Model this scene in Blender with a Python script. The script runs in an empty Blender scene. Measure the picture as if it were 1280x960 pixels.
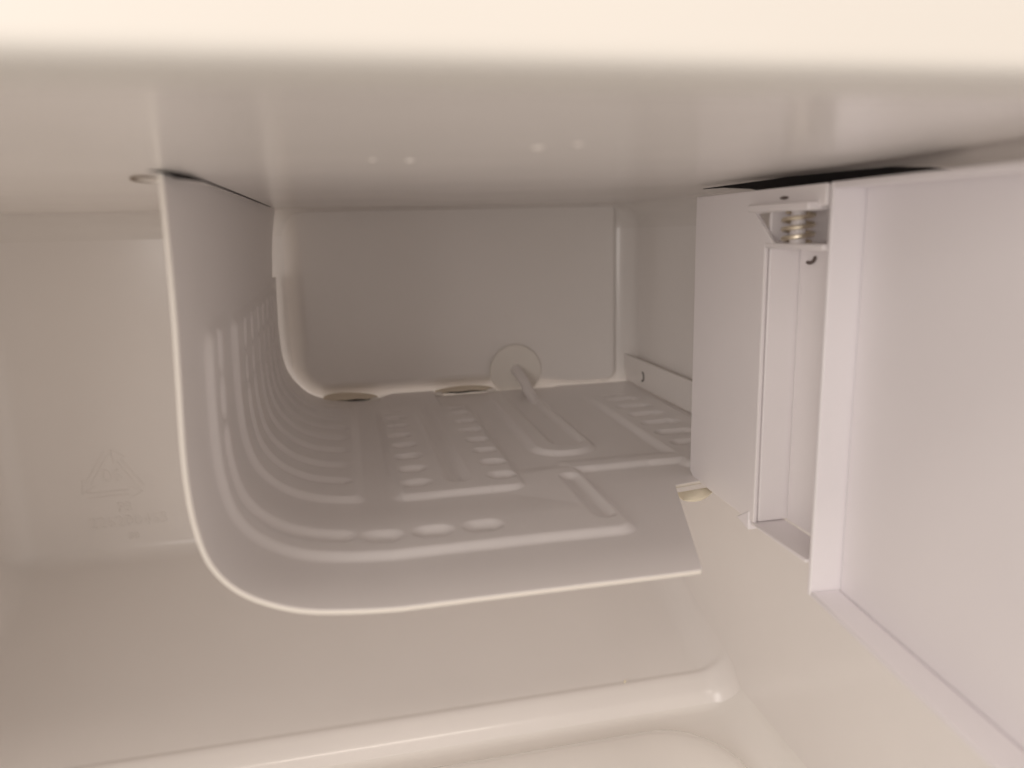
import bpy, bmesh, math, random
from mathutils import Vector, Matrix, noise
random.seed(7)
sc = bpy.context.scene
C = sc.collection
rad = math.radians

# ------------------------------------------------------------------ camera
cam = bpy.data.cameras.new('camera')
cam_ob = bpy.data.objects.new('camera', cam); C.objects.link(cam_ob)
yaw, pitch, roll = rad(12.412), rad(11.644), rad(1.343)
fwd = Vector((math.sin(yaw)*math.cos(pitch), math.cos(yaw)*math.cos(pitch), -math.sin(pitch)))
right = Vector((math.cos(yaw), -math.sin(yaw), 0))
down = fwd.cross(right)
r2 = right*math.cos(roll) + down*math.sin(roll)
d2 = down*math.cos(roll) - right*math.sin(roll)
m = Matrix((r2, -d2, -fwd)).transposed().to_4x4()
cam_ob.matrix_world = m
cam.sensor_width = 36
cam.lens = 967/1280*36
cam.clip_start = 0.004
cam.clip_end = 20
cam.dof.use_dof = True
cam.dof.focus_distance = 0.34
cam.dof.aperture_fstop = 8
sc.camera = cam_ob

# ------------------------------------------------------------------ light
w = bpy.data.worlds.new('World'); sc.world = w; w.use_nodes = True
bg = w.node_tree.nodes['Background']
bg.inputs[0].default_value = (1.0, 0.882, 0.79, 1)
bg.inputs[1].default_value = 0.62

def area(name, loc, target, sx, sy, power, col):
    l = bpy.data.lights.new(name, 'AREA'); l.shape = 'RECTANGLE'; l.size = sx; l.size_y = sy
    l.energy = power; l.color = col
    o = bpy.data.objects.new(name, l); C.objects.link(o)
    o.location = loc
    o.rotation_euler = (Vector(target)-Vector(loc)).to_track_quat('-Z', 'Y').to_euler()
    return o
area('kitchen_ceiling_light', (0.05, -0.42, 0.52), (0.0, 0.2, -0.15), 0.5, 0.16, 3.4, (1.0, 0.88, 0.78))
area('left_fill_light', (-0.50, -0.55, 0.06), (0.1, 0.4, -0.10), 0.5, 0.35, 2.6, (1.0, 0.93, 0.88))  # low soft fill at left front, added to brighten the freezer interior

sc.view_settings.view_transform = 'Standard'
sc.view_settings.look = 'None'
sc.view_settings.exposure = 0.06
sc.view_settings.gamma = 1
sc.cycles.max_bounces = 14
sc.cycles.diffuse_bounces = 10
sc.cycles.glossy_bounces = 6

# ------------------------------------------------------------------ materials
def plastic(name, col, rough=0.3, coat=0.0, bump=0.05, scale=300, mottling=0.03, spec=0.5):
    mt = bpy.data.materials.new(name); mt.use_nodes = True
    nt = mt.node_tree; b = nt.nodes['Principled BSDF']
    b.inputs['Roughness'].default_value = rough
    b.inputs['Specular IOR Level'].default_value = spec
    b.inputs['Coat Weight'].default_value = coat
    b.inputs['Coat Roughness'].default_value = 0.08
    tc = nt.nodes.new('ShaderNodeTexCoord')
    n1 = nt.nodes.new('ShaderNodeTexNoise'); n1.inputs['Scale'].default_value = 14; n1.inputs['Detail'].default_value = 5
    nt.links.new(tc.outputs['Object'], n1.inputs['Vector'])
    mx = nt.nodes.new('ShaderNodeMixRGB')
    mx.inputs[1].default_value = (*[c*(1-mottling) for c in col], 1)
    mx.inputs[2].default_value = (*[min(1, c*(1+mottling)) for c in col], 1)
    nt.links.new(n1.outputs['Fac'], mx.inputs[0]); nt.links.new(mx.outputs[0], b.inputs['Base Color'])
    n2 = nt.nodes.new('ShaderNodeTexNoise'); n2.inputs['Scale'].default_value = scale; n2.inputs['Detail'].default_value = 3
    nt.links.new(tc.outputs['Object'], n2.inputs['Vector'])
    n3 = nt.nodes.new('ShaderNodeTexNoise'); n3.inputs['Scale'].default_value = 22; n3.inputs['Detail'].default_value = 2
    nt.links.new(tc.outputs['Object'], n3.inputs['Vector'])
    b1 = nt.nodes.new('ShaderNodeBump'); b1.inputs['Strength'].default_value = bump; b1.inputs['Distance'].default_value = 0.0004
    b2 = nt.nodes.new('ShaderNodeBump'); b2.inputs['Strength'].default_value = 0.25; b2.inputs['Distance'].default_value = 0.0012
    nt.links.new(n2.outputs['Fac'], b1.inputs['Height']); nt.links.new(n3.outputs['Fac'], b2.inputs['Height'])
    nt.links.new(b2.outputs[0], b1.inputs['Normal']); nt.links.new(b1.outputs[0], b.inputs['Normal'])
    # uneven gloss from wiping and frost
    mr = nt.nodes.new('ShaderNodeMapRange'); mr.inputs['To Min'].default_value = rough*0.85; mr.inputs['To Max'].default_value = rough*1.2
    nt.links.new(n1.outputs['Fac'], mr.inputs['Value']); nt.links.new(mr.outputs[0], b.inputs['Roughness'])
    return mt
M_liner = plastic('liner_plastic', (0.87, 0.845, 0.825), 0.20, 0.0, 0.03)
M_ceil = plastic('ceiling_plastic', (0.84, 0.815, 0.79), 0.19, 0.0, 0.012)
M_evap = plastic('painted_evaporator', (0.84, 0.815, 0.81), 0.32, 0.0, 0.06, 700)
M_evapedge = plastic('evaporator_edge', (0.82, 0.78, 0.72), 0.4)
M_door = plastic('freezer_door_plastic', (0.84, 0.815, 0.84), 0.36, 0.0, 0.05)
M_brk = plastic('bracket_plastic', (0.83, 0.80, 0.81), 0.35, 0.0, 0.04)
M_disc = plastic('cover_disc_plastic', (0.86, 0.83, 0.78), 0.4)
M_clip = plastic('cream_clip_plastic', (0.74, 0.66, 0.54), 0.45)
M_frame = plastic('cabinet_frame_plastic', (0.70, 0.685, 0.645), 0.4)
M_dark = plastic('gap_shade_and_speck', (0.012, 0.010, 0.010), 0.8)  # near-black painted in for shade in narrow places; also the dark speck
M_floor = plastic('floor_plastic', (0.90, 0.88, 0.85), 0.13, 0.0, 0.02)
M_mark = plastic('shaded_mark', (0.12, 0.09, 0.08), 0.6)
M_ring = plastic('shadow_gap_ring', (0.22, 0.17, 0.13), 0.7)  # brown put in for the shadow round the screw cap
M_tape = plastic('cream_tape', (0.86, 0.80, 0.64), 0.5)
M_brass = bpy.data.materials.new('brass_wire'); M_brass.use_nodes = True
_b = M_brass.node_tree.nodes['Principled BSDF']
_b.inputs['Base Color'].default_value = (0.74, 0.67, 0.54, 1); _b.inputs['Metallic'].default_value = 1; _b.inputs['Roughness'].default_value = 0.28
_n = M_brass.node_tree.nodes.new('ShaderNodeTexNoise'); _n.inputs['Scale'].default_value = 500
_r = M_brass.node_tree.nodes.new('ShaderNodeMapRange'); _r.inputs['To Min'].default_value = 0.2; _r.inputs['To Max'].default_value = 0.45
M_brass.node_tree.links.new(_n.outputs['Fac'], _r.inputs['Value']); M_brass.node_tree.links.new(_r.outputs[0], _b.inputs['Roughness'])
M_drop = bpy.data.materials.new('water_drop'); M_drop.use_nodes = True
_b = M_drop.node_tree.nodes['Principled BSDF']
_b.inputs['Base Color'].default_value = (0.80, 0.77, 0.73, 1); _b.inputs['Roughness'].default_value = 0.18

# ------------------------------------------------------------------ helpers
def mesh_obj(name, bm, mat, parent=None, smooth=True, angle=35):
    me = bpy.data.meshes.new(name); bm.normal_update(); bm.to_mesh(me); bm.free()
    o = bpy.data.objects.new(name, me); C.objects.link(o)
    for mm in (mat if isinstance(mat, (list, tuple)) else [mat]): me.materials.append(mm)
    if smooth:
        me.shade_smooth(); me.set_sharp_from_angle(angle=rad(angle))
    if parent: o.parent = parent
    return o
def bevel(o, wd, seg=3, ang=30):
    b = o.modifiers.new('bevel', 'BEVEL'); b.width = wd; b.segments = seg; b.limit_method = 'ANGLE'; b.angle_limit = rad(ang)
    b.use_clamp_overlap = True
    return o
def thing(name, label, cat, loc=(0, 0, 0), group=None):
    o = bpy.data.objects.new(name, None); C.objects.link(o); o.location = loc; o.empty_display_size = 0.01
    o['label'] = label; o['category'] = cat
    if group: o['group'] = group
    return o
def struct(o): o['kind'] = 'structure'; return o
def box(bm, x0, x1, y0, y1, z0, z1, mtx=None):
    vs = [bm.verts.new((x, y, z)) for z in (z0, z1) for y in (y0, y1) for x in (x0, x1)]
    for f in ((0, 2, 3, 1), (4, 5, 7, 6), (0, 1, 5, 4), (2, 6, 7, 3), (0, 4, 6, 2), (1, 3, 7, 5)):
        bm.faces.new([vs[i] for i in f])
    if mtx is not None:
        for v in vs: v.co = mtx @ v.co
    return vs
def prism(bm, pts, vec):
    a = [bm.verts.new(p) for p in pts]; b = [bm.verts.new(Vector(p)+Vector(vec)) for p in pts]
    n = len(pts)
    bm.faces.new(a[::-1]); bm.faces.new(b)
    for i in range(n): bm.faces.new((a[i], a[(i+1) % n], b[(i+1) % n], b[i]))
    bmesh.ops.recalc_face_normals(bm, faces=bm.faces)
def tube(bm, pts, r, seg=12, caps=True):
    pts = [Vector(p) for p in pts]; rings = []
    up = None
    for i, p in enumerate(pts):
        t = (pts[min(i+1, len(pts)-1)]-pts[max(i-1, 0)]).normalized()
        if up is None:
            up = Vector((0, 0, 1)) if abs(t.z) < .9 else Vector((1, 0, 0))
        s = t.cross(up).normalized(); up = s.cross(t).normalized()
        rr = r[i] if isinstance(r, (list, tuple)) else r
        rings.append([bm.verts.new(p+(s*math.cos(a)+up*math.sin(a))*rr) for a in [2*math.pi*k/seg for k in range(seg)]])
    for a, b in zip(rings, rings[1:]):
        for k in range(seg): bm.faces.new((a[k], a[(k+1) % seg], b[(k+1) % seg], b[k]))
    if caps: bm.faces.new(rings[0][::-1]); bm.faces.new(rings[-1])
    bmesh.ops.recalc_face_normals(bm, faces=bm.faces)
def sstep(x):
    x = max(0.0, min(1.0, x)); return x*x*(3-2*x)

# ------------------------------------------------------------------ the liner (ceiling, back, slope, floor and sides)
XL, XR = -0.207, 0.194
YF = 0.078                     # front plane of the cabinet opening
def ceil_z(y): return 0.0146 + (0.0121-0.0146)*(y-0.207)/(0.485-0.207) if y > .1 else 0.0156
prof = []                      # (y, z, material strip)
def arc(cy, cz, r, a0, a1, n):
    return [(cy+r*math.cos(rad(a0+(a1-a0)*k/n)), cz+r*math.sin(rad(a0+(a1-a0)*k/n))) for k in range(n+1)]
ceil_p = [(YF+0.0015, 0.0152), (0.12, 0.0151), (0.207, 0.0146), (0.30, 0.0138), (0.40, 0.0129), (0.470, 0.0122)]
ceil_p += arc(0.484, -0.0037, 0.016, 90, 0, 8)[1:]
back_p = [(0.5, -0.0037), (0.5, -0.05), (0.5, -0.10), (0.5, -0.15), (0.5, -0.190)]
back_p += arc(0.488, -0.190, 0.012, 0, -70, 6)[1:]
slope_p = [back_p[-1], (0.46, -0.2140), (0.42, -0.2265), (0.40, -0.2330), (0.38, -0.2395), (0.3610, -0.2456)]
slope_p += [(0.3595, -0.2459), (0.3583, -0.2457), (0.3570, -0.2457), (0.3557, -0.2462), (0.3540, -0.2473), (0.3515, -0.2492), (0.3490, -0.2512), (0.3475, -0.2529), (0.3464, -0.2550), (0.3455, -0.2572)]
floor_p = [slope_p[-1], (0.3442, -0.2585), (0.3410, -0.2592), (0.3350, -0.2594), (0.32, -0.2600), (0.24, -0.263), (0.15, -0.268), (YF+.004, -0.271)]
def fillet_x(n=8, r=0.016):
    # cross positions: straight middle, rounded into the side walls; returns (x, inward offset)
    out = []
    for k in range(n+1):
        a = math.pi/2*k/n
        out.append((XL+r*(1-math.cos(a)), r*(1-math.sin(a))))
    N = 14
    for k in range(1, N): out.append((XL+r+(XR-XL-2*r)*k/N, 0))
    for k in range(n+1):
        a = math.pi/2*(1-k/n)
        out.append((XR-r*(1-math.cos(a)), r*(1-math.sin(a))))
    return out
FX = fillet_x()
def strip(name, pts, mat):
    bm = bmesh.new(); rows = []
    nrm = []
    for i, p in enumerate(pts):
        a = pts[max(0, i-1)]; b = pts[min(len(pts)-1, i+1)]
        t = Vector((b[0]-a[0], b[1]-a[1])).normalized()
        nrm.append(Vector((t.y, -t.x)))       # points to the inside of the cavity
    sm = [sum((nrm[max(0, min(len(nrm)-1, i+k))] for k in range(-5, 6)), Vector((0, 0))).normalized() for i in range(len(nrm))] if name == 'compressor_step' else nrm
    sm[0] = nrm[0]; sm[-1] = nrm[-1]; nrm = sm
    for p, n in zip(pts, nrm):
        rows.append([bm.verts.new((x, p[0]+n.x*off, p[1]+n.y*off)) for x, off in FX])
    for r0, r1 in zip(rows, rows[1:]):
        for k in range(len(FX)-1): bm.faces.new((r0[k], r0[k+1], r1[k+1], r1[k]))
    return struct(mesh_obj(name, bm, mat, angle=60))
# smooth common normals at the shared rows by overlapping nothing: strips meet edge to edge
strip('ceiling', ceil_p, M_ceil)
wall_back = strip('back_wall', back_p, M_liner)
strip('compressor_step', slope_p, M_liner)
strip('floor', floor_p, M_floor)
# side walls: fans that follow the profile inset by the fillet
r_f = 0.016
allp = ceil_p + back_p[1:] + slope_p[1:] + floor_p[1:]
def inset(pts):
    out = []
    for i, p in enumerate(pts):
        a = pts[max(0, i-1)]; b = pts[min(len(pts)-1, i+1)]
        t = Vector((b[0]-a[0], b[1]-a[1])).normalized()
        out.append((p[0]+t.y*r_f, p[1]-t.x*r_f))
    return out
for X in (XL, XR):
    bm = bmesh.new()
    e = 0.00004 if X > 0 else -0.00004
    vs = [bm.verts.new((X+e, y, z)) for y, z in ((YF+.004, .03), (.52, .03), (.52, -.28), (YF+.004, -.28))]
    bm.faces.new(vs)
    struct(mesh_obj('side_wall', bm, M_liner, smooth=False))

# raised rounded panel of the back wall inside the freezer
def rrect_sdf(x, z, x0, x1, z0, z1, r):
    cx, cz = (x0+x1)/2, (z0+z1)/2
    qx = abs(x-cx)-(x1-x0)/2+r; qz = abs(z-cz)-(z1-z0)/2+r
    return math.hypot(max(qx, 0), max(qz, 0))+min(max(qx, qz), 0)-r
bm = bmesh.new(); rows = []
nx, nz = 150, 100
X0, X1, Z0, Z1 = -0.034, 0.1835, -0.1085, 0.030
for j in range(nz+1):
    row = []
    for i in range(nx+1):
        x = X0-.004+(X1-X0+.008)*i/nx; z = Z0-.004+(.0126-Z0+.004)*j/nz
        d = -rrect_sdf(x, z, X0, X1, Z0, Z1, 0.024 if x < .07 else .009)
        wd = 0.013 + (0.004-0.013)*sstep((x-0.10)/0.06)
        # wide chamfer at left and below, tight at the right
        h = 0.0085*sstep(d/wd)
        h += 0.0006*noise.noise(Vector((x*18, z*18, 3)))*sstep(d/0.03)
        row.append(bm.verts.new((x, 0.5008-h, z)))
    rows.append(row)
for j in range(nz):
    for i in range(nx): bm.faces.new((rows[j][i], rows[j][i+1], rows[j+1][i+1], rows[j+1][i]))
o = mesh_obj('raised_panel', bm, M_liner, wall_back, angle=80)

# moulded recycling mark on the back wall
def text_mesh(name, body, size, loc, parent, mat, depth=0.0006, rot=0, shear=0):
    cu = bpy.data.curves.new(name, 'FONT'); cu.body = body; cu.size = size; cu.extrude = depth; cu.align_x = 'CENTER'; cu.align_y = 'CENTER'
    cu.resolution_u = 3; cu.bevel_depth = 0.00008; cu.space_character = 1.05
    t = bpy.data.objects.new(name, cu); C.objects.link(t)
    me = bpy.data.meshes.new_from_object(t.evaluated_get(bpy.context.evaluated_depsgraph_get()))
    bpy.data.objects.remove(t)
    me.transform(Matrix.Translation(loc) @ Matrix.Rotation(rad(90), 4, 'X'))
    me.materials.clear(); me.materials.append(mat)
    o = bpy.data.objects.new(name, me); C.objects.link(o); o.parent = parent
    return o
yb = 0.5
text_mesh('moulded_lettering', '06', 0.0115, (-0.1445, yb, -0.1465), wall_back, M_liner)
text_mesh('moulded_lettering', 'PS', 0.0085, (-0.1395, yb, -0.1672), wall_back, M_liner)
text_mesh('moulded_lettering', '226200465', 0.0098, (-0.138, yb, -0.1765), wall_back, M_liner)
text_mesh('moulded_lettering', '58', 0.006, (-0.136, yb, -0.1865), wall_back, M_liner)
bm = bmesh.new()
tri = [Vector((-0.1440, 0, -0.1255)), Vector((-0.1655, 0, -0.1590)), Vector((-0.1235, 0, -0.1590))]
for k in range(3):
    a, b = tri[k], tri[(k+1) % 3]; d = (b-a).normalized(); n = Vector((-d.z, 0, d.x))
    a2 = a+d*0.006; b2 = b-d*0.012
    for s in (0, 0.0030):
        p = [a2+n*s, b2+n*s]
        tube(bm, [(q.x, yb-0.0001, q.z) for q in p], 0.0004, 6)
    tip = b-d*0.004
    c = (a2+b2)/2
    tube(bm, [((b2+n*-.0025).x, yb-.0001, (b2+n*-.0025).z), ((tip+n*.0015).x, yb-.0001, (tip+n*.0015).z), ((b2+n*.0055).x, yb-.0001, (b2+n*.0055).z)], 0.00032, 6)
mesh_obj('recycling_triangle', bm, M_liner, wall_back)

# floor inset pan with rounded corners
bm = bmesh.new()
def rr_loop(x0, x1, y0, y1, r, n=8):
    pts = []
    for cx, cy, a0 in ((x1-r, y1-r, 0), (x0+r, y1-r, 90), (x0+r, y0+r, 180), (x1-r, y0+r, 270)):
        for k in range(n+1):
            a = rad(a0+90*k/n); pts.append((cx+r*math.cos(a), cy+r*math.sin(a)))
    return pts
def fz(y): return -0.2576-(0.331-y)*0.062
loops = []
for off, dz in ((0, -0.0020), (0.0015, 0.0000), (0.0032, 0.0020), (0.0055, 0.0036), (0.009, 0.0044), (0.014, 0.0047), (.020, .0048)):
    loops.append([bm.verts.new((x, y, fz(y)+dz)) for x, y in rr_loop(-0.192+off, 0.179-off, 0.085+off, 0.3330-off, 0.036)])
for a, b in zip(loops, loops[1:]):
    for k in range(len(a)): bm.faces.new((a[k], a[(k+1) % len(a)], b[(k+1) % len(a)], b[k]))
bm.faces.new(loops[-1])
bmesh.ops.recalc_face_normals(bm, faces=bm.faces)
struct(mesh_obj('raised_floor_panel', bm, M_floor, angle=180))

# front frame of the cabinet round the opening
bm = bmesh.new()
yo = [(0.092, 0.0), (0.0795, 0.0), (0.0786, 0.0004), (0.0781, 0.0012), (0.078, 0.0022), (0.078, 0.035), (0.078, 0.06)]
def frame_ring(dy, off):
    x0, x1, z0, z1 = XL-off, XR+off, -0.266-off, 0.0151+off
    return [bm.verts.new((x, dy, z)) for x, z in rr_loop(x0, x1, z0, z1, 0.010+off, 6)]
rings = [frame_ring(y, off) for y, off in yo]
for a, b in zip(rings, rings[1:]):
    for k in range(len(a)): bm.faces.new((a[k], b[k], b[(k+1) % len(a)], a[(k+1) % len(a)]))
bmesh.ops.recalc_face_normals(bm, faces=bm.faces)
o = mesh_obj('cabinet_front_frame', bm, M_frame, angle=60)
o['label'] = 'bright cream front rim of the cabinet across the top, blurred and close'; o['category'] = 'fridge frame'

# outer shell of the cabinet
bm = bmesh.new()
box(bm, XL-.055, XR+.055, 0.083, 0.56, -0.32, 0.07)
bm.faces.ensure_lookup_table()
for f in list(bm.faces):
    if abs(f.calc_center_median().y-0.083) < 1e-4: bm.faces.remove(f)
struct(mesh_obj('cabinet_shell', bm, M_frame, smooth=False))

# dark strips hung under the ceiling, put in for shade above the freezer box
def shade(name, line, label, wd=.004):
    # line of (x, y, top of the dark strip below the ceiling, bottom below the ceiling)
    bm = bmesh.new(); secs = []
    for x, y, t, h in line:
        c = ceil_z(y)
        secs.append([bm.verts.new(p) for p in ((x, y, c-t), (x, y, c-h), (x+wd*.5, y+wd*.8, c-h), (x+wd*.5, y+wd*.8, c-t))])
    for p, q in zip(secs, secs[1:]):
        for k in range(4): bm.faces.new((p[k], q[k], q[(k+1) % 4], p[(k+1) % 4]))
    bm.faces.new(secs[0]); bm.faces.new(secs[-1][::-1])
    bmesh.ops.recalc_face_normals(bm, faces=bm.faces)
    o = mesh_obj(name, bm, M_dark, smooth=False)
    o['label'] = label; o['category'] = 'shade'
    return o
e = -.0005
shade('ceiling_shade_strip', [(-.0425, .2045, e, .0001), (-.0390, .2060, e, .0007), (-.0375, .2110, e, .0015), (-.0365, .2200, e, .0012), (-.0358, .2400, e, .0003), (-.0350, .3000, e, .0002), (-.0335, .4500, e, .0001)], 'small dark strip put in for the gap in the ceiling at the top front corner of the evaporator panel', .0016)
shade('ceiling_shade_strip', [(.146, .297, .0014, .0015), (.149, .285, .0010, .0017), (.152, .270, .0006, .0030), (.155, .256, .0002, .0060), (.158, .245, e, .0100), (.161, .232, e, .0125), (.164, .220, e, .0125), (.167, .210, .0002, .0100), (.170, .201, .0010, .0080), (.172, .194, .0022, .0050), (.173, .190, .0032, .0040)], 'long dark strip put in for the gap in the ceiling above the freezer door hinge')

# screw cap in the ceiling, with a brown arc painted as its shadow
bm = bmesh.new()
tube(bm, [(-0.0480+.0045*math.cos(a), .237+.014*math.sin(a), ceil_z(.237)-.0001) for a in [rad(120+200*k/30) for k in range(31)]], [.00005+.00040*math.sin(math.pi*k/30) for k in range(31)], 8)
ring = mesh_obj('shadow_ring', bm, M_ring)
bm = bmesh.new()
bmesh.ops.create_uvsphere(bm, u_segments=20, v_segments=8, radius=0.0042, matrix=Matrix.Translation((-.048, .237, ceil_z(.237)+.0002)) @ Matrix.Diagonal((1, 3.1, .12, 1)))
o = mesh_obj('screw_cap', bm, M_disc); ring.parent = o; o['label'] = 'small oval screw cap in the ceiling left of the evaporator panel'; o['category'] = 'screw cap'

# water drops on the ceiling
labs = ['leftmost tiny water drop on the glossy ceiling', 'second tiny water drop from the left on the ceiling', 'brighter tiny water drop in the middle of the ceiling', 'rightmost tiny water drop on the glossy ceiling']
for (x, y, r), lb in zip([(.0092, .180, .0007), (.0176, .182, .0009), (.0405, .155, .0011), (.0470, .149, .0009)], labs):
    bm = bmesh.new()
    bmesh.ops.create_uvsphere(bm, u_segments=14, v_segments=8, radius=r, matrix=Matrix.Translation((x, y, ceil_z(y))) @ Matrix.Diagonal((1.3, 1.2, .6, 1)))
    o = mesh_obj('water_drop', bm, M_drop); o['label'] = lb; o['category'] = 'water drop'; o['group'] = 'water drops on the ceiling'

# ------------------------------------------------------------------ evaporator plate
F = [(-.0392, .0148), (-.0395, -.002), (-.0400, -.020), (-.0408, -.038), (-.0414, -.055), (-.0413, -.066), (-.0405, -.076), (-.0380, -.0865), (-.0325, -.0946), (-.0236, -.1005), (-.0110, -.1045), (.0120, -.1068)]
B = [(-.0335, .0124), (-.0350, -.005), (-.0358, -.020), (-.0366, -.038), (-.0371, -.055), (-.0369, -.066), (-.0362, -.076), (-.0336, -.0858), (-.0280, -.0945), (-.0205, -.1010), (-.0090, -.1050), (.0120, -.1068)]
def resample(P, n):
    Q = []
    m_ = len(P)
    for i in range(m_-1):
        p0 = P[max(0, i-1)]; p1 = P[i]; p2 = P[i+1]; p3 = P[i+2] if i+2 < m_ else (P[i+1][0]*2-P[i][0], P[i+1][1])
        for k in range(20):
            t = k/20
            Q.append(tuple(0.5*(2*p1[c]+(-p0[c]+p2[c])*t+(2*p0[c]-5*p1[c]+4*p2[c]-p3[c])*t*t+(-p0[c]+3*p1[c]-3*p2[c]+p3[c])*t**3) for c in (0, 1)))
    Q.append(P[-1])
    L = [0]
    for a, b in zip(Q, Q[1:]): L.append(L[-1]+math.hypot(b[0]-a[0], b[1]-a[1]))
    out = []; j = 0
    for i in range(n+1):
        s = L[-1]*i/n
        while j < len(L)-2 and L[j+1] < s: j += 1
        t = (s-L[j])/(L[j+1]-L[j]) if L[j+1] > L[j] else 0
        out.append((Q[j][0]+(Q[j+1][0]-Q[j][0])*t, Q[j][1]+(Q[j+1][1]-Q[j][1])*t))
    return out, L[-1]
nc = 190
Fp, LF = resample(F, nc); Bp, LB = resample(B, nc)
XE = 0.1895
nb = 245
# column parameter a: metres along the sheet, a = X on the flat part, a < .012 round the bend and up the side
cols = [(.012-(LF+LB)/2*(1-i/nc), Fp[i], Bp[i]) for i in range(nc)]
cols += [(.012+(XE-.012)*i/nb, (.012+(XE-.012)*i/nb, -.1068), (.012+(XE-.012)*i/nb, -.1068)) for i in range(nb+1)]
LS = (LF+LB)/2
def a_of_z(z):      # height on the side panel -> a
    best = min(range(nc), key=lambda i: abs((Fp[i][1]+Bp[i][1])/2-z))
    return cols[best][0]
def seg_d(px, py, a, b):
    dx, dy = b[0]-a[0], b[1]-a[1]
    t = ((px-a[0])*dx+(py-a[1])*dy)/max(1e-12, dx*dx+dy*dy); t = max(0, min(1, t))
    return math.hypot(px-a[0]-t*dx, py-a[1]-t*dy)
def inbox(px, py, x0, x1, y0, y1, r): return rrect_sdf(px, py, x0, x1, y0, y1, r)
aT = a_of_z(-.027); aR = a_of_z(-.064)
H = 0.0021
a30 = a_of_z(-.030)
boxes = [ (aT, .0995, .2390, .2980, .009), (.056, .0995, .2390, .324, .009),      # front band and its return
          (.090, XE+.01, .3080, .3300, .005),                                       # cross channel at the right
          (.143, .1860, .300, .462, .006),                                           # right block with dimples
          (.0835, .1185, .3335, .489, .0165),                                       # channel under the tube
          (.0150, .0730, .2930, .4640, .008),                                       # middle block
          (a30, .0060, .2945, .4800, .007) ]                                       # ribbed block
seams = []
for k, y in enumerate([.3190, .3412, .3650, .3866, .4080, .4290, .4490, .4680]):
    seams.append(((aR, y), (-.0045, y), .0036))
    for z0, z1 in ((-.037, -.042), (-.053, -.056)):
        seams.append(((a_of_z(z0), y), (a_of_z(z1), y), .0030))
seams.append(((a_of_z(-.066), .2570), (-.0045, .2570), .0040))
for z0, z1 in ((-.034, -.0405), (-.0495, -.0555)): seams.append(((a_of_z(z0), .2570), (a_of_z(z1), .2570), .0036))
for x in (.0090, .0268, .0446): seams.append(((x-.0020, .2560), (x+.0020, .2560), .0044))
for k in range(8):
    y = .3105+k*.0193
    seams.append(((.0250, y), (.0280, y), .0040)); seams.append(((.0615, y), (.0645, y), .0040))
seams.append(((.0905, .2570), (.0905, .3010), .0038))
seams.append(((.0440, .3120), (.0440, .466), .0042))
seams.append(((.1050, .3560), (.1050, .49), .0085))
for k in range(7):
    y = .3350+k*.0190
    seams.append(((.1570, y), (.1680, y), .0042))
grid_cells = {}
def emboss(a, y):
    h = 0.0
    for x0, x1, y0, y1, r in boxes:
        if a < x0 or a > x1 or y < y0 or y > y1: continue
        soft = x0 == .056
        d = inbox(a, y, x0-.02*soft, x1, y0, y1+.02, r)
        h = max(h, sstep(-d/0.0050)*(sstep((a-x0)/.034) if soft else 1)*sstep((y1-y)/(.036 if y1 == .2980 else 0.0135 if y1 < .45 else .03)))
    if h <= 0: return 0.0
    for p, q, r in seams:
        if y < min(p[1], q[1])-.010 or y > max(p[1], q[1])+.010 or a < min(p[0], q[0])-.011 or a > max(p[0], q[0])+.011: continue
        ds = seg_d(a, y, p, q)
        h = min(h, sstep((ds-r+.0032)/.0050))
    return h*H
def y_front(a):
    if a <= .105: return .2068
    if a <= .130: return .2068+(.2822-.2068)*(a-.105)/.025
    return .2822+.002*min(1, (a-.130)/.01)
def y_rear(a, z):
    if a < .012 and z > -.027:
        t = (-.027-z)/(-.027-.0116); return .463+(.4855-.463)*t*t
    if a < -.015: return .4880
    if a < .0190: return .4860
    if a < .0560: return .4915
    if a < .0935: return .4855
    if a < .1370: return .4880
    return .4905
ny = 310
bm = bmesh.new(); grid = []
for ci, (a, fp, bp) in enumerate(cols):
    yr = y_rear(a, bp[1]); yf = y_front(a); col = []
    # outward (room side) normal of the sheet in XZ
    p0 = cols[max(0, ci-1)][1]; p1 = cols[min(len(cols)-1, ci+1)][1]
    t = Vector((p1[0]-p0[0], 0, p1[1]-p0[1])).normalized(); n = Vector((-t.z, 0, t.x))
    for j in range(ny+1):
        y = yf+(yr-yf)*j/ny
        u = (y-.207)/(.487-.207)
        x = fp[0]+(bp[0]-fp[0])*u; z = fp[1]+(bp[1]-fp[1])*u
        h = emboss(a, y) + 0.00045*noise.noise(Vector((a*16, y*14, 0)))
        if a > .01: z += 0.0022*sstep((y-.44)/.045)*sstep((a-.02)/.01)*(1-sstep((a-.095)/.01)) if a < .056 else 0
        col.append(bm.verts.new((x+n.x*h, y, z+n.z*h)))
    grid.append(col)
for a_, b_ in zip(grid, grid[1:]):
    for j in range(ny): bm.faces.new((a_[j], b_[j], b_[j+1], a_[j+1]))
evap = thing('freezer_evaporator', 'curved grey white evaporator plate with embossed ribs and dimples forming the freezer shelf', 'evaporator', (0.05, 0.35, -0.107))
def par(o, root):
    o.parent = root; o.matrix_parent_inverse = Matrix.Translation(-root.location); return o
sheet = par(mesh_obj('embossed_sheet', bm, [M_evap, M_evapedge], angle=180), evap)
s = sheet.modifiers.new('thickness', 'SOLIDIFY'); s.thickness = 0.0014; s.offset = -1; s.material_offset_rim = 1; s.use_even_offset = False
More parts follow.
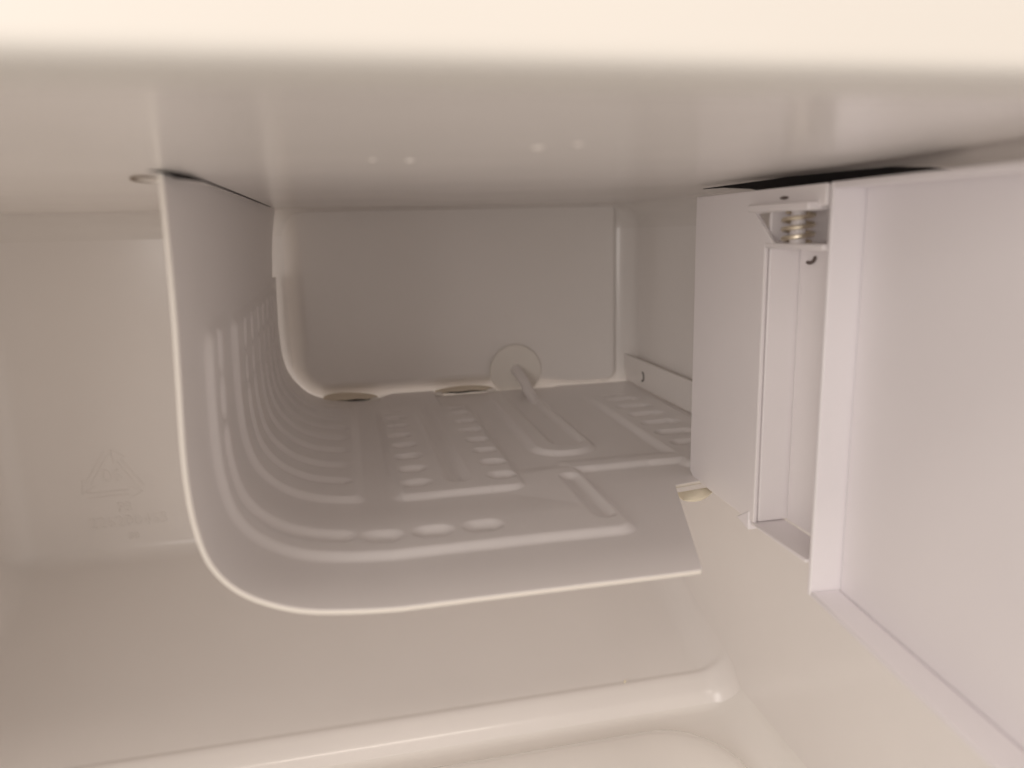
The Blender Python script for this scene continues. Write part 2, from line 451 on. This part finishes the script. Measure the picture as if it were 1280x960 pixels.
# turned up flange along the right wall
bm = bmesh.new()
prism(bm, [(.1885, .2860, -.1062), (.1885, .4930, -.1062), (.1885, .4990, -.0885), (.1885, .2860, -.0875)], (.0012, 0, 0))
o = bevel(par(mesh_obj('side_flange', bm, M_liner), evap), .0004, 2)
bm = bmesh.new()
tube(bm, [(.1884, .4630+.0030*math.cos(a), -.0985+.0030*math.sin(a)) for a in [rad(95+185*k/16) for k in range(17)]], [0.0001]+[.0005]*15+[.0001], 8)
par(mesh_obj('screw_hole', bm, M_dark), evap)

# cream clips in the rear cut-outs of the plate
def clip(x0, x1, y, z0, h0, skew, label):
    t = thing('mounting_clip', label, 'clip', ((x0+x1)/2, y, z0), group='cream clips behind the evaporator')
    bm = bmesh.new(); n = 24; secs = []
    for k in range(n+1):
        u = k/n
        hh = h0*(math.sin(math.pi*min(1, u**skew))**0.55)+.0002
        x = x0+(x1-x0)*u
        ring = []
        for q in range(9):
            a = math.pi*q/8
            ring.append(bm.verts.new((x, y+.0035*math.cos(a), z0+hh*math.sin(a))))
        secs.append(ring)
    for a_, b_ in zip(secs, secs[1:]):
        for q in range(8): bm.faces.new((a_[q], b_[q], b_[q+1], a_[q+1]))
    o = par(mesh_obj('clip_shell', bm, M_clip), t)
    s = o.modifiers.new('t', 'SOLIDIFY'); s.thickness = .0008
    bm = bmesh.new()
    tube(bm, [(x0+.005+(x1-x0-.008)*k/10, y-.0042, z0+.0005+.0002*math.sin(k*1.3)) for k in range(11)], [.0001, .0004, .0005, .0006, .0006, .0006, .0006, .0005, .0004, .0003, .0001], 8)
    par(mesh_obj('dark_slit', bm, M_dark), t)
    for xx in (x0+.0015, x1-.0015):
        bm = bmesh.new()
        bmesh.ops.create_uvsphere(bm, u_segments=12, v_segments=8, radius=.0021, matrix=Matrix.Translation((xx, y-.0045, z0+.0002)) @ Matrix.Diagonal((1.5, .8, .8, 1)))
        par(mesh_obj('clip_end', bm, M_disc), t)
    return t
clip(-.0145, .0195, .4905, -.1068, .0042, .62, 'humped cream clip at the left rear edge of the evaporator plate')
clip(.0570, .0945, .4905, -.1062, .0028, 1.0, 'flat cream clip left of the round cover disc at the rear of the plate')

# round cover disc and tube
tubeg = thing('pipe_cover', 'white round cover disc on the back wall with short tube into the plate', 'pipe cover', (.111, .491, -.095))
bm = bmesh.new()
bmesh.ops.create_cone(bm, cap_ends=True, segments=64, radius1=.0172, radius2=.0172, depth=.0016, matrix=Matrix.Translation((.1105, .4905, -.0945)) @ Matrix.Rotation(rad(90), 4, 'X'))
o = bevel(par(mesh_obj('cover_disc', bm, M_disc), tubeg), .0004, 2)
bm = bmesh.new()
tube(bm, [(.1105, .494, -.0935), (.1106, .488, -.0940), (.1110, .480, -.0958), (.1118, .470, -.0990), (.1124, .461, -.1034), (.1128, .450, -.1068), (.1130, .440, -.1100)], [.0035, .0035, .0034, .0033, .0033, .0032, .0030], 20)
par(mesh_obj('tube', bm, M_evap), tubeg)

# little cream tab by the notch of the plate
bm = bmesh.new()
secs = []
for k in range(13):
    u = k/12
    x = .1305+.0165*u; y = .2800+.004*u-.0025*math.sin(math.pi*u)
    z = -.1110
    hh = .0020*math.sin(math.pi*u)**.6+.0003
    secs.append([bm.verts.new((x, y+.0045*math.cos(a)*(1.0-.5*u), z+hh*math.sin(a))) for a in [2*math.pi*q/12 for q in range(12)]])
for a_, b_ in zip(secs, secs[1:]):
    for q in range(12): bm.faces.new((a_[q], b_[q], b_[(q+1) % 12], a_[(q+1) % 12]))
bm.faces.new(secs[0][::-1]); bm.faces.new(secs[-1])
o = mesh_obj('adhesive_tab', bm, M_tape); o['label'] = 'small cream yellow tab under the plate corner beside the hinge bracket'; o['category'] = 'tab'

# ------------------------------------------------------------------ hinge bracket
br = thing('hinge_bracket', 'pale plastic hinge bracket with long hollow pocket beside the open freezer door', 'bracket', (.142, .25, -.108))
XB = .142
def yz_prism(name, pts, x0, x1, mat=M_brk, bv=.0004):
    bm = bmesh.new(); prism(bm, [(x0, y, z) for y, z in pts], (x1-x0, 0, 0))
    return bevel(par(mesh_obj(name, bm, mat), br), bv, 2)
yz_prism('side_plate', [(.2085, .0099), (.2940, .0092), (.2940, -.1050), (.2905, -.1075), (.2412, -.1088), (.2412, -.0090), (.2365, -.0090), (.2365, -.0078), (.2475, .0016), (.2085, .0034)], XB, XB+.0016)
bm = bmesh.new(); box(bm, XB+.0020, XB+.0150, .2410, .2428, -.1085, .0098); bevel(par(mesh_obj('pocket_wall', bm, M_brk), br), .0004, 2)
bm = bmesh.new(); box(bm, XB+.0132, XB+.0148, .2090, .2407, -.1085, .0098); bevel(par(mesh_obj('pocket_back', bm, M_brk), br), .0004, 2)
bm = bmesh.new(); box(bm, XB, XB+.0130, .2085, .2432, -.1100, -.1088); bevel(par(mesh_obj('pocket_floor', bm, M_brk), br), .0004, 2)
bm = bmesh.new(); box(bm, XB-.0002, XB+.0130, .2085, .2408, -.0098, -.0080); bevel(par(mesh_obj('pocket_roof', bm, M_brk), br), .0004, 2)
# arm that holds the spring down
bm = bmesh.new(); box(bm, XB-.0035, XB+.0065, .2120, .2475, .0022, .0047); bevel(par(mesh_obj('spring_arm', bm, M_brk), br), .0005, 2)
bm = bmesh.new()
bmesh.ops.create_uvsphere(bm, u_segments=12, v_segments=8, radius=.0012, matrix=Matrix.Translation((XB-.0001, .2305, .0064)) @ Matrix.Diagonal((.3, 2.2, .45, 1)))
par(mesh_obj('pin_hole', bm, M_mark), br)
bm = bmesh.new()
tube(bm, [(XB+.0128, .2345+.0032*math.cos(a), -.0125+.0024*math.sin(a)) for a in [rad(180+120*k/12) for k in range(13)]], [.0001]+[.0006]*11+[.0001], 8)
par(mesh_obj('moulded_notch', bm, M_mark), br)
bm = bmesh.new()
prism(bm, [(XB-.0004, .2530, -.1105), (XB-.0004, .2440, -.1050), (XB-.0004, .2437, -.1125)], (.008, 0, 0))
bevel(par(mesh_obj('foot', bm, M_door), br), .0005, 2)
bm = bmesh.new()
bmesh.ops.create_cone(bm, cap_ends=True, segments=24, radius1=.0026, radius2=.0022, depth=.0105, matrix=Matrix.Translation((.1455, .2275, -.0030)))
par(mesh_obj('spring_post', bm, M_brk), br)
bm = bmesh.new(); pts = []
N = 150
for k in range(N+1):
    u = k/N; a = 2*math.pi*3.3*u
    z = -.0078+.0098*(u if u > .12 else u*.4+.072*u/.12)
    pts.append((1.0*.1455+.0046*math.cos(a), .2275+.0046*math.sin(a), z))
tube(bm, pts, .00070, 10)
o = mesh_obj('hinge_spring', bm, M_brass); o['label'] = 'small brass coil spring at the top of the hinge bracket'; o['category'] = 'spring'

# ------------------------------------------------------------------ freezer door, swung open
door = thing('freezer_door', 'open white freezer compartment door with raised rim, on the right', 'freezer door', (0, 0, 0))
ang = math.atan2(.107, .994)
P0 = Vector((.1430, .2082, 0))
ux = Vector((-.107, -.994, 0)).normalized()       # along the door towards the free end
vx = Vector((.994, -.107, 0)).normalized()         # through the door, away from the camera side
Md = Matrix(((ux.x, vx.x, 0, P0.x), (ux.y, vx.y, 0, P0.y), (0, 0, 1, 0), (0, 0, 0, 1)))
def dbox(name, u0, u1, v0, v1, z0, z1, bv=.0005):
    bm = bmesh.new(); box(bm, u0, u1, v0, v1, z0, z1, Md)
    bmesh.ops.recalc_face_normals(bm, faces=bm.faces)
    o = mesh_obj(name, bm, M_door, door); return bevel(o, bv, 3)
DL, ZT, ZB = .190, .0102, -.1207
dbox('door_panel', 0.0022, DL, .0102, .0135, ZB+.0005, ZT-.0005)
dbox('rim_hinge_side', 0, .0020, 0, .0130, ZB, ZT, .0006)
dbox('rim_bottom', .00215, DL, 0, .0100, ZB, ZB+.0018, .0006)
dbox('rim_top', .00215, DL, 0, .0100, ZT-.0020, ZT, .0006)
dbox('rim_free_side', DL+.0002, DL+.0022, 0, .0130, ZB, ZT, .0006)

# crumbs and specks
for (x, y, z, r, lb) in [(-.0300, .4600, -.0990, .0006, 'tiny dark speck on the rear bend of the evaporator'),
                        (.137, .3560, -.2434, .0008, 'tiny pale crumb on the lip of the floor step')]:
    bm = bmesh.new(); bmesh.ops.create_icosphere(bm, subdivisions=2, radius=r, matrix=Matrix.Translation((x, y, z)))
    for v in bm.verts: v.co += Vector((random.uniform(-1, 1), random.uniform(-1, 1), random.uniform(-1, 1)))*r*.25
    o = mesh_obj('crumb', bm, M_dark if 'dark' in lb else M_tape); o['label'] = lb; o['category'] = 'crumb'
